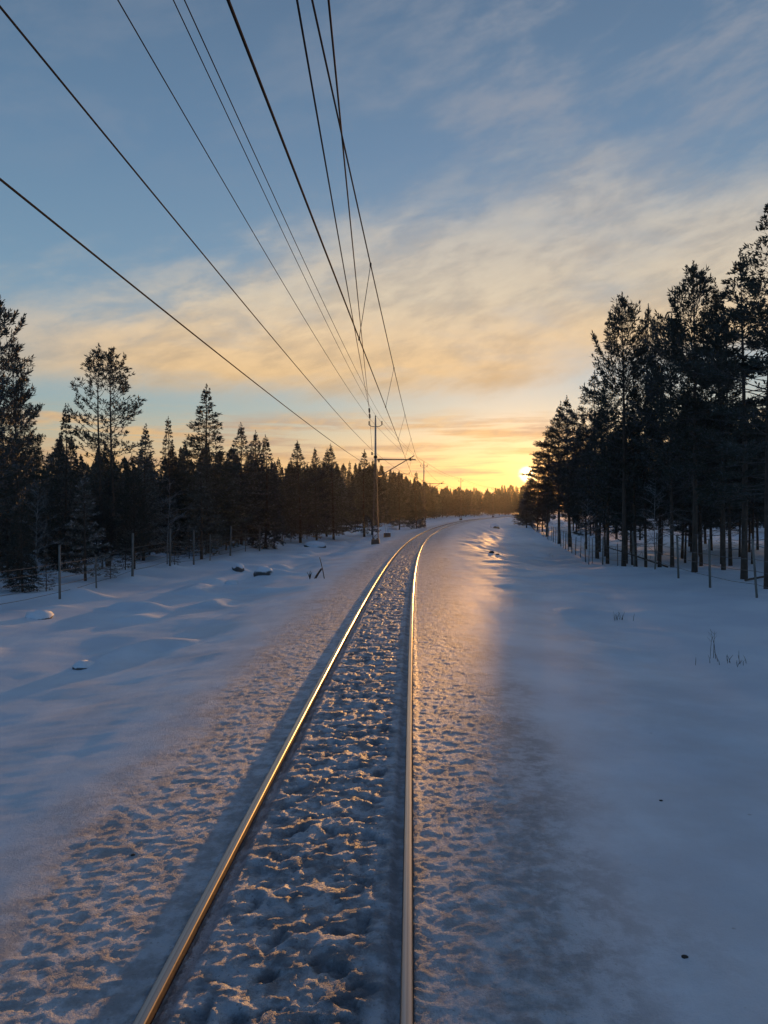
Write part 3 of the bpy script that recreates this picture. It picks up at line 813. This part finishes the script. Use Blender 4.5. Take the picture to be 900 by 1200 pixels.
# spans: from the mast behind the camera (out of view) at y = 1 to the four masts in view
def line(name, near_px, near_dh, dx, dh1, r, label, sag=.35, group=None, far_drop=0.0, n_far=3):
    (u, v) = near_px
    yn = near_dh*F_PX/(HOR-v); xn = (u-450)*yn/F_PX
    A1 = Vector(ptx(0, dx, dh1)); Pn = Vector((xn, yn, CAM_H+near_dh))
    # extend back past the camera along the same line
    t = (-4.0-yn)/(A1.y-yn)
    B = Pn.lerp(A1, t); B.z = Pn.z + (Pn.z-A1.z)*.02
    pts = [B] + span(Pn, A1, sag, 30)
    for i in range(1, n_far+1):
        dh = dh1 + TOPH[i]-TOPH[0]
        pts += span(pts[-1], ptx(i, dx, dh), .55, 14)[1:]
    mb = MB(); mb.tube(pts, r, 6); o = mb.build(name, M['cable'])
    return tag(o, label, 'power line', group)
line('overhead_wire', (0, 210), 3.1, -.12, 3.45, .0125, 'lowest overhead wire on the left, sloping down to the side of the nearest mast', .25)
line('overhead_wire', (0, 8), 4.7, -.30, 5.05, .0125, 'overhead wire from the top left corner of the picture to the nearest mast bracket', .25)
line('overhead_wire', (138, 0), 7.1, -.55, 7.78, .011, 'overhead wire to the left insulator on the crossarm of the nearest mast', .35)
line('overhead_wire', (203, 0), 7.6, 0, 8.02, .010, 'left one of the close pair of overhead wires, ending on the mast tip', .35)
line('overhead_wire', (216, 0), 7.1, .55, 7.78, .010, 'right one of the close pair of overhead wires, to the right crossarm insulator', .35)

# contact wire and messenger with droppers
def track_pt(i, d, dh):
    y = POLES[i][1]; return (float(offx(y, d)), y, CAM_H+dh)
c0 = Vector((-.844, 4.15, CAM_H+2.75)); c1 = Vector((2.42, 66, CAM_H+2.84))
cb = c0 + (c0-c1)*(8/61.85)
cpts = [cb, c0, c1] + [Vector(track_pt(1, .2, 2.84)), Vector(track_pt(2, -.2, 2.84)), Vector(track_pt(3, .2, 2.84))]
mb = MB(); mb.tube(cpts, .0105, 6); tag(mb.build('contact_wire', M['cable']), 'thick contact wire hanging lowest over the middle of the track', 'power line')
m0 = Vector((-.58, 6.2, CAM_H+4.10)); m1 = Vector((2.86, 66, CAM_H+4.30))
mpts = [m0 + (m0-m1)*(9/60)] + span(m0, m1, .42, 30)
for i in (1, 2, 3): mpts += span(mpts[-1], track_pt(i, .1, 4.2), .6, 14)[1:]
mb = MB(); mb.tube(mpts, .0095, 6); tag(mb.build('messenger_wire', M['cable']), 'messenger wire above the contact wire carrying the thin droppers', 'power line')
def on(pts, y):
    for a, b in zip(pts[:-1], pts[1:]):
        if a.y <= y <= b.y: return a.lerp(b, (y-a.y)/(b.y-a.y))
for y, lab in ((12.5, 'longest thin dropper linking messenger and contact wire, highest in the sky'), (21.0, 'second thin dropper between messenger and contact wire'),
               (31, 'third thin dropper between messenger and contact wire'), (42, 'fourth thin dropper, short, near the mast arm'), (53, 'fifth thin dropper, tiny, beside the mast arm')):
    mb = MB(); mb.bar(on(cpts, y), on(mpts, y), .0055, 5)
    for p in (on(cpts, y), on(mpts, y)): mb.box(p, (.03, .05, .05))
    tag(mb.build('dropper', M['cable']), lab, 'dropper', 'droppers of the catenary')
# two wires that end on an insulator string left of the mast top
E = px(432.6, 478, 60)
for (u, lab) in ((348, 'thick overhead wire ending at the insulator string, left of its partner'), (385, 'thick overhead wire ending at the insulator string, right of its partner')):
    y = 8.0; a = Vector(((u-450)*y/F_PX, y, CAM_H+5.3))
    b = a + (a-E)*(12/52)
    mb = MB(); mb.tube([b] + span(a, E, .12, 24), .0125, 6); tag(mb.build('overhead_wire', M['cable']), lab, 'power line')
o = empty('strain_insulator', E, 'dark insulator string hanging at the end of two wires left of the mast top', 'insulator')
e2 = px(433.5, 491, 60.5)-E
for k in (0, 1):
    a = e2*(.05+.5*k); b = e2*(.42+.5*k); mb = MB(); P_ = []; rs = []
    for j in range(9): P_.append(a.lerp(b, j/8)); rs.append(.085 if j % 2 else .045)
    mb.tube(P_, rs, 8); mb.build('insulator', M['insul'], o, True)
mb = MB(); mb.bar((0, 0, 0), e2*1.02, .02, 5); mb.bar(e2, Vector(ptx(0, -.30, 5.1))-E, .011, 5); mb.build('link_wire', M['cable'], o)

# ------------------------------------------------------------------ stones, sticks, stalks
def stone(x, y, sx, sy, sz, label, name='snowy_rock', seed=1, m='stone', sink=.25):
    z = gz(x, y); r_ = random.Random(seed); mb = MB()
    nu, nv = 18, 11; vs = []; fs = []
    for j in range(nv):
        th = math.pi*j/(nv-1)
        for i in range(nu):
            ph = 2*math.pi*i/nu
            d = Vector((math.sin(th)*math.cos(ph), math.sin(th)*math.sin(ph), math.cos(th)))
            n_ = float(fbm(np.array([d.x*1.3+seed*3.1+d.z]), np.array([d.y*1.3-d.z*.8]), 3, seed)[0])
            k = 1+.45*n_
            dd = Vector((abs(d.x)**.8*math.copysign(1, d.x), abs(d.y)**.8*math.copysign(1, d.y), abs(d.z)**.85*math.copysign(1, d.z)))
            vs.append((dd.x*sx*k, dd.y*sy*k, dd.z*sz*k - sz*.15))
    for j in range(nv-1):
        for i in range(nu):
            i2 = (i+1) % nu; fs.append((j*nu+i, (j+1)*nu+i, (j+1)*nu+i2, j*nu+i2))
    mb.add(vs, fs); o = mb.build(name, M[m], None, True); o.location = (x, y, z)
    return tag(o, label, 'rock')
def gp(u, v, h=-.3):
    y = (CAM_H-h)*F_PX/(v-HOR)
    for _ in range(6):
        x = (u-450)*y/F_PX; y = .5*y + .5*(CAM_H-gz(x, y))*F_PX/(v-HOR)
    return (u-450)*y/F_PX, y
for (u, v, s, lab, sd, m) in (
    (309, 670, (.46, .38, .36), 'dark rock under a snow cap, larger of the two beside the left snowbank', 3, 'stone'),
    (279, 669, (.30, .26, .34), 'smaller bare-sided dark rock left of the snow-capped one', 5, 'stone'),
    (271, 684, (.30, .30, .18), 'little snow-covered hump below the smaller dark rock', 7, 'snow'),
    (369, 641, (.9, .6, .34), 'flat snowy rock slab near the footing of the nearest mast', 9, 'stone_snowy'),
    (45, 724, (.36, .34, .26), 'snow-covered stone at the far left of the field below the fence', 12, 'stone_snowy'),
    (98, 781, (.20, .20, .15), 'small snow mound with a dark crack in the left foreground field', 14, 'stone_snowy'),
    (580, 619, (.95, .8, .85), 'large rounded boulder topped with snow right of the far bend', 16, 'stone'),
    (576, 648, (.20, .18, .15), 'small dark stone poking out of the sunlit snowbank', 18, 'dark'),
    (583, 650, (.13, .12, .08), 'smaller dark stone right beside the one in the sunlit snowbank', 19, 'dark')):
    x, y = gp(u, v); stone(x, y, *s, lab, seed=sd, m=m, sink=.3 if m != 'snow' else .15)
def bit(u, v, s, lab, sd):
    x, y = gp(u, v, -.12); o = stone(x, y, *s, lab, 'ice_chunk', sd, 'dark', .2); o['category'] = 'debris'
bit(803, 1123, (.022, .017, .014), 'dark crumb lying on smooth snow low in the right foreground', 22)
bit(775, 939, (.018, .014, .012), 'tiny dark crumb on the snow above the larger crumb on the right', 23)
bit(155, 1003, (.020, .016, .010), 'tiny dark crumb on the smooth snow left of the outer rail', 24)

x, y = gp(381, 678); z = gz(x, y)
mb = MB(); mb.tube([(0, 0, -.2), (-.10, .02, .35), (-.24, .03, .92)], [.022, .020, .016], 6); o = mb.build('leaning_stick', M['dark']); o.location = (x, y, z)
tag(o, 'thin straight stick leaning out of the snow beside the broken stub', 'stick')
x, y = gp(369, 678); z = gz(x, y)
mb = MB(); mb.tube([(-.05, 0, -.12), (.12, .02, .18), (.30, .02, .44)], [.05, .048, .038], 7); o = mb.build('broken_stub', M['dark']); o.location = (x, y, z)
tag(o, 'short thick broken stub slanting out of the snow next to the thin stick', 'stub')
mb = MB(); rr = random.Random(3)
for k in range(16):
    a = rr.uniform(0, 6.28); h = rr.uniform(.12, .34); s = rr.uniform(.05, .16)
    mb.tube([(0, 0, -.05), (math.cos(a)*s*.5, math.sin(a)*s*.5, h*.6), (math.cos(a)*s, math.sin(a)*s, h)], [.010, .008, .004], 4)
o = mb.build('dry_tuft', M['dark']); o.location = (x-.22, y, z); tag(o, 'small dry twiggy tuft left of the broken stub', 'plant')

def stalks(u, v, n_, spread, h0, h1, label, seed, m='dark'):
    x, y = gp(u, v); rr = random.Random(seed); z = gz(x, y)
    mb = MB()
    for k in range(n_):
        a = rr.gauss(0, spread) if k % 3 else rr.gauss(spread*.5, spread*.15); b = rr.gauss(0, spread*.9); h = rr.uniform(h0, h1); l = rr.gauss(.05, .30)*h
        zz = gz(x+a, y+b)-z
        p1 = Vector((a+l*.4, b, zz+h*.5)); p2 = Vector((a+l, b+rr.uniform(-.05, .05), zz+h))
        mb.tube([(a, b, zz-.06), p1, p2], [.006, .005, .002], 4)
        if h > .25:
            for q in range(3):
                t = rr.uniform(.4, .9); c = p1.lerp(p2, t); mb.tube([c, c+Vector((rr.uniform(-.09, .09), 0, rr.uniform(.05, .12)))], [.003, .0015], 3)
    o = mb.build('dry_stalks', M[m]); o.location = (x, y, z); tag(o, label, 'plant', 'dry plants poking through the snow')
stalks(836, 772, 3, .05, .40, .62, 'tallest dry stalk standing in the snow on the right', 1)
stalks(850, 778, 15, .26, .08, .24, 'row of short dry stubble right of the tallest stalk', 2)
stalks(727, 727, 14, .12, .08, .26, 'small grass tuft in a snow hollow on the right field', 4)
stalks(646, 653, 8, .2, .10, .35, 'sparse thin stems on the snow before the right fence', 6)

# fallen poles and twigs in the right wood
for (x, y, L, az, el, lab) in ((14.6, 40, 3.2, 2.5, .28, 'fallen thin trunk slanting between the trees behind the right fence'), (15.2, 32, 2.4, .4, .08, 'snow-dusted fallen branch lying by the trunks at the right')):
    z = gz(x, y); d = Vector((math.cos(az)*math.cos(el), math.sin(az)*math.cos(el), math.sin(el)))
    mb = MB(); mb.tube([-d*.2, d*L*.5+Vector((0, 0, .03)), d*L], [.05, .04, .02], 6)
    for k in range(7):
        t = .25+k*.1; s = d*L*t; mb.tube([s, s+Vector((rnd(-.3, .3), rnd(-.3, .3), rnd(.1, .5)))], [.012, .004], 4)
    o = mb.build('fallen_branch', M['bark']); o.location = (x, y, z+.08); tag(o, lab, 'branch')

# ------------------------------------------------------------------ haze
HAZE = .00005
mb = MB(); mb.box((0, 150, 10.25), (2200, 1900, 28.5)); o = mb.build('haze', None if False else [])
m = bpy.data.materials.new('haze'); m.use_nodes = True; nt = m.node_tree; nt.nodes.clear()
out = N(nt, 'ShaderNodeOutputMaterial'); pv = N(nt, 'ShaderNodeVolumePrincipled')
pv.inputs['Density'].default_value = HAZE; pv.inputs['Anisotropy'].default_value = .80; pv.inputs['Color'].default_value = (.92, .90, .88, 1)
nt.links.new(pv.outputs[0], out.inputs['Volume']); o.data.materials.append(m)
tag(o, 'thin cold evening haze over the forest and track', 'haze', kind='stuff')

# ------------------------------------------------------------------ sky
def build_world():
    w = bpy.data.worlds.new('World'); scene.world = w; w.use_nodes = True
    nt = w.node_tree; nt.nodes.clear()
    out = N(nt, 'ShaderNodeOutputWorld'); bg = N(nt, 'ShaderNodeBackground'); nt.links.new(bg.outputs[0], out.inputs[0])
    sky = N(nt, 'ShaderNodeTexSky', sky_type='NISHITA'); sky.sun_disc = False
    sky.sun_elevation = SUN_EL; sky.sun_rotation = SUN_AZ
    sky.air_density = 1.0; sky.dust_density = 1.2; sky.ozone_density = 3.6
    tc = N(nt, 'ShaderNodeTexCoord'); dirv = tc.outputs['Generated']
    sx = N(nt, 'ShaderNodeSeparateXYZ'); nt.links.new(dirv, sx.inputs[0])
    X, Y, Z = sx.outputs
    el = mth(nt, 'MULTIPLY', mth(nt, 'ARCSINE', Z), 57.2958)           # degrees
    az = mth(nt, 'MULTIPLY', mth(nt, 'ARCTAN2', X, Y), 57.2958)        # degrees to the right of +Y
    e_ = SUN_EL + R(.25)
    sd = Vector((math.sin(SUN_AZ)*math.cos(e_), math.cos(SUN_AZ)*math.cos(e_), math.sin(e_)))
    dp = N(nt, 'ShaderNodeVectorMath', operation='DOT_PRODUCT'); nt.links.new(dirv, dp.inputs[0]); dp.inputs[1].default_value = sd
    ang = mth(nt, 'MULTIPLY', mth(nt, 'ARCCOSINE', mth(nt, 'MINIMUM', dp.outputs['Value'], 1.0)), 57.2958)
    elr = mrange(nt, el, 0, 40, 0, 1, False)
    el9 = mrange(nt, el, 38, 80, 1.0, .40)
    def S(*c): return tuple(((v/255+.055)/1.055)**2.4 if v > 10 else v/255/12.92 for v in c)
    # clear air, as it grades from the afterglow to the blue above; the sky texture gives the turn away from the sun
    clear = ramp(nt, elr, [(0, S(222, 158, 100)), (.07, S(222, 176, 124)), (.13, S(190, 180, 154)), (.18, S(158, 174, 170)), (.26, S(144, 170, 182)), (.42, S(122, 152, 172)), (.62, S(104, 134, 160)), (.85, S(94, 118, 142)), (1, S(88, 108, 132))])
    skyc = N(nt, 'ShaderNodeVectorMath', operation='SCALE'); nt.links.new(sky.outputs[0], skyc.inputs[0]); skyc.inputs['Scale'].default_value = SKY_K
    front = mrange(nt, ang, 45, 110, 1, 0)
    cl9 = N(nt, 'ShaderNodeVectorMath', operation='SCALE'); nt.links.new(clear.outputs[0], cl9.inputs[0]); nt.links.new(el9, cl9.inputs['Scale'])
    base = mixc(nt, mth(nt, 'MULTIPLY', front, .80), skyc.outputs[0], cl9.outputs[0])
    # cloud sheet seen in perspective
    zz = mth(nt, 'ADD', mth(nt, 'MAXIMUM', Z, 0.0), .10)
    cx = mth(nt, 'DIVIDE', X, zz); cy = mth(nt, 'DIVIDE', Y, zz)
    cv = N(nt, 'ShaderNodeCombineXYZ'); nt.links.new(cx, cv.inputs[0]); nt.links.new(cy, cv.inputs[1])
    ev = N(nt, 'ShaderNodeCombineXYZ')                                  # azimuth/elevation, streaks tilted up to the right
    nt.links.new(mth(nt, 'MULTIPLY', az, .055), ev.inputs[0])
    nt.links.new(mth(nt, 'MULTIPLY', mth(nt, 'SUBTRACT', el, mth(nt, 'MULTIPLY', az, .20)), .14), ev.inputs[1])
    nA = noise(nt, 1.0, 9, .60, ev.outputs[0], .15)
    nB = noise(nt, 1.15, 8, .60, cv.outputs[0], .15)
    nC = noise(nt, 3.0, 9, .62, ev.outputs[0], .25)
    wob = mth(nt, 'MULTIPLY', mth(nt, 'SUBTRACT', nA.outputs['Fac'], .5), 14.0)     # degrees of edge wander
    wob2 = mth(nt, 'MULTIPLY', mth(nt, 'SUBTRACT', nC.outputs['Fac'], .5), 6.0)
    elw = mth(nt, 'ADD', mth(nt, 'ADD', el, wob), wob2)
    # main bank: its upper edge climbs from the left horizon to the right
    up_edge = mth(nt, 'ADD', 16.5, mth(nt, 'MULTIPLY', mrange(nt, az, -24, 12, 0, 1), 8.0))
    up_edge = mth(nt, 'SUBTRACT', up_edge, mth(nt, 'MULTIPLY', mrange(nt, az, 18, 34, 0, 1), 1.0))
    t = mth(nt, 'SUBTRACT', up_edge, elw)
    upper = mrange(nt, t, -1.5, 5.5)
    lo = mth(nt, 'SUBTRACT', mth(nt, 'ADD', el, mth(nt, 'MULTIPLY', wob2, .45)), mth(nt, 'ADD', 8.6, mth(nt, 'MULTIPLY', mrange(nt, az, 5, 20, 0, 1), 2.2)))
    lower = mth(nt, 'MULTIPLY', mrange(nt, lo, -1.2, 1.4), mrange(nt, mth(nt, 'ADD', az, mth(nt, 'MULTIPLY', wob, 1.2)), -30, -14, .45, 1.0))
    bankm = mth(nt, 'MULTIPLY', upper, lower)
    bankm = mth(nt, 'MULTIPLY', bankm, mrange(nt, nB.outputs['Fac'], .30, .54, .62, 1.0))
    # horizon streaks
    hv = N(nt, 'ShaderNodeCombineXYZ'); nt.links.new(mth(nt, 'MULTIPLY', az, .07), hv.inputs[0]); nt.links.new(mth(nt, 'MULTIPLY', el, .95), hv.inputs[1])
    nH = noise(nt, 1.1, 9, .62, hv.outputs[0], .2)
    streak = mth(nt, 'MULTIPLY', mrange(nt, nH.outputs['Fac'], .42, .60), mrange(nt, mth(nt, 'ADD', el, mth(nt, 'MULTIPLY', wob2, .3)), 6.0, 7.6, 1, 0))
    # thin veil high on the right
    nV = noise(nt, 1.6, 9, .62, ev.outputs[0], .2)
    veil = mth(nt, 'MULTIPLY', mrange(nt, nV.outputs['Fac'], .42, .68), mrange(nt, el, 20, 26))
    veil = mth(nt, 'MULTIPLY', veil, mrange(nt, az, -8, 10, .25, 1.0))
    bankc = ramp(nt, elr, [(0, S(235, 175, 105)), (.22, S(238, 196, 138)), (.30, S(240, 206, 160)), (.38, S(224, 206, 178)), (.50, S(198, 192, 182)), (.75, S(160, 164, 172)), (1, S(130, 138, 154))])
    # darker folds inside the bank
    fold = mth(nt, 'MULTIPLY', mrange(nt, nC.outputs['Fac'], .42, .62), .50)
    nD = noise(nt, 7.5, 8, .62, ev.outputs[0], .2)
    fold = mth(nt, 'MULTIPLY', mth(nt, 'ADD', mth(nt, 'MULTIPLY', fold, .85), mth(nt, 'MULTIPLY', mrange(nt, nD.outputs['Fac'], .36, .68), .20)), 1.0, clamp=True)
    bankc2 = mixc(nt, fold, bankc.outputs[0], mixc(nt, 1.0, bankc.outputs[0], (.56, .60, .70), 'MULTIPLY'))
    c = mixc(nt, mth(nt, 'MULTIPLY', veil, .75), base, S(150, 156, 168))
    c = mixc(nt, mth(nt, 'MULTIPLY', mth(nt, 'MULTIPLY', bankm, .93), front), c, bankc2)
    sc_ = mixc(nt, mrange(nt, nC.outputs['Fac'], .4, .6), S(232, 186, 126), S(188, 158, 134))
    c = mixc(nt, mth(nt, 'MULTIPLY', mth(nt, 'MULTIPLY', streak, .8), front), c, sc_)
    # glow of the low sun through thin cloud, and the sun itself
    g1 = mth(nt, 'POWER', 2.7183, mth(nt, 'MULTIPLY', ang, -.16))
    g2 = mth(nt, 'POWER', 2.7183, mth(nt, 'MULTIPLY', ang, -.85))
    g3 = mth(nt, 'POWER', 2.7183, mth(nt, 'MULTIPLY', ang, -1.5))
    bars = mrange(nt, nH.outputs['Fac'], .35, .6, .55, 1.0)
    disc = mth(nt, 'MULTIPLY', mrange(nt, mth(nt, 'ADD', ang, mth(nt, 'MULTIPLY', mth(nt, 'SUBTRACT', nH.outputs['Fac'], .5), 1.0)), .0, .75, 1, 0), bars)
    def scaled(col, f):
        n_ = N(nt, 'ShaderNodeVectorMath', operation='SCALE'); n_.inputs[0].default_value = col; nt.links.new(f, n_.inputs['Scale']); return n_.outputs[0]
    def addv(a, b):
        n_ = N(nt, 'ShaderNodeVectorMath', operation='ADD'); nt.links.new(a, n_.inputs[0]); nt.links.new(b, n_.inputs[1]); return n_.outputs[0]
    c = addv(c, scaled((.045, .004, .0), g1)); c = addv(c, scaled((.30, .09, .0), g2)); c = addv(c, scaled((.9, .5, .12), g3)); c = addv(c, scaled((9, 6.5, 3.2), disc))
    # below the horizon
    fin = N(nt, 'ShaderNodeVectorMath', operation='SCALE'); nt.links.new(c, fin.inputs[0]); fin.inputs['Scale'].default_value = 2**-EXPO/SKY_S
    nt.links.new(fin.outputs[0], bg.inputs['Color']); bg.inputs['Strength'].default_value = SKY_S
SKY_K, SKY_S = .33, .10
EXPO = .85
build_world()
sun = bpy.data.lights.new('sun', 'SUN'); sun.energy = 2.7; sun.angle = R(.5); sun.color = (1.0, .48, .14)
so = bpy.data.objects.new('sun', sun); C.objects.link(so)
sd = Vector((math.sin(SUN_AZ)*math.cos(SUN_EL), math.cos(SUN_AZ)*math.cos(SUN_EL), math.sin(SUN_EL)))
so.rotation_euler = sd.to_track_quat('Z', 'Y').to_euler(); so.location = (0, 0, 40)

# ------------------------------------------------------------------ camera
cam = bpy.data.cameras.new('camera'); co = bpy.data.objects.new('camera', cam); C.objects.link(co)
cam.sensor_fit = 'VERTICAL'; cam.sensor_height = 36; cam.sensor_width = 27; cam.lens = 27
cam.clip_start = .1; cam.clip_end = 5000
co.location = (0, 0, CAM_H); co.rotation_euler = (R(90)-math.atan(4/900), 0, 0)
scene.camera = co
vs_ = scene.view_settings; vs_.view_transform = 'Standard'; vs_.look = 'None'; vs_.gamma = 1; vs_.exposure = EXPO
cy = scene.cycles; cy.use_denoising = True; cy.max_bounces = 6; cy.diffuse_bounces = 3; cy.glossy_bounces = 3; cy.volume_bounces = 0
cy.use_adaptive_sampling = True; cy.adaptive_threshold = .015
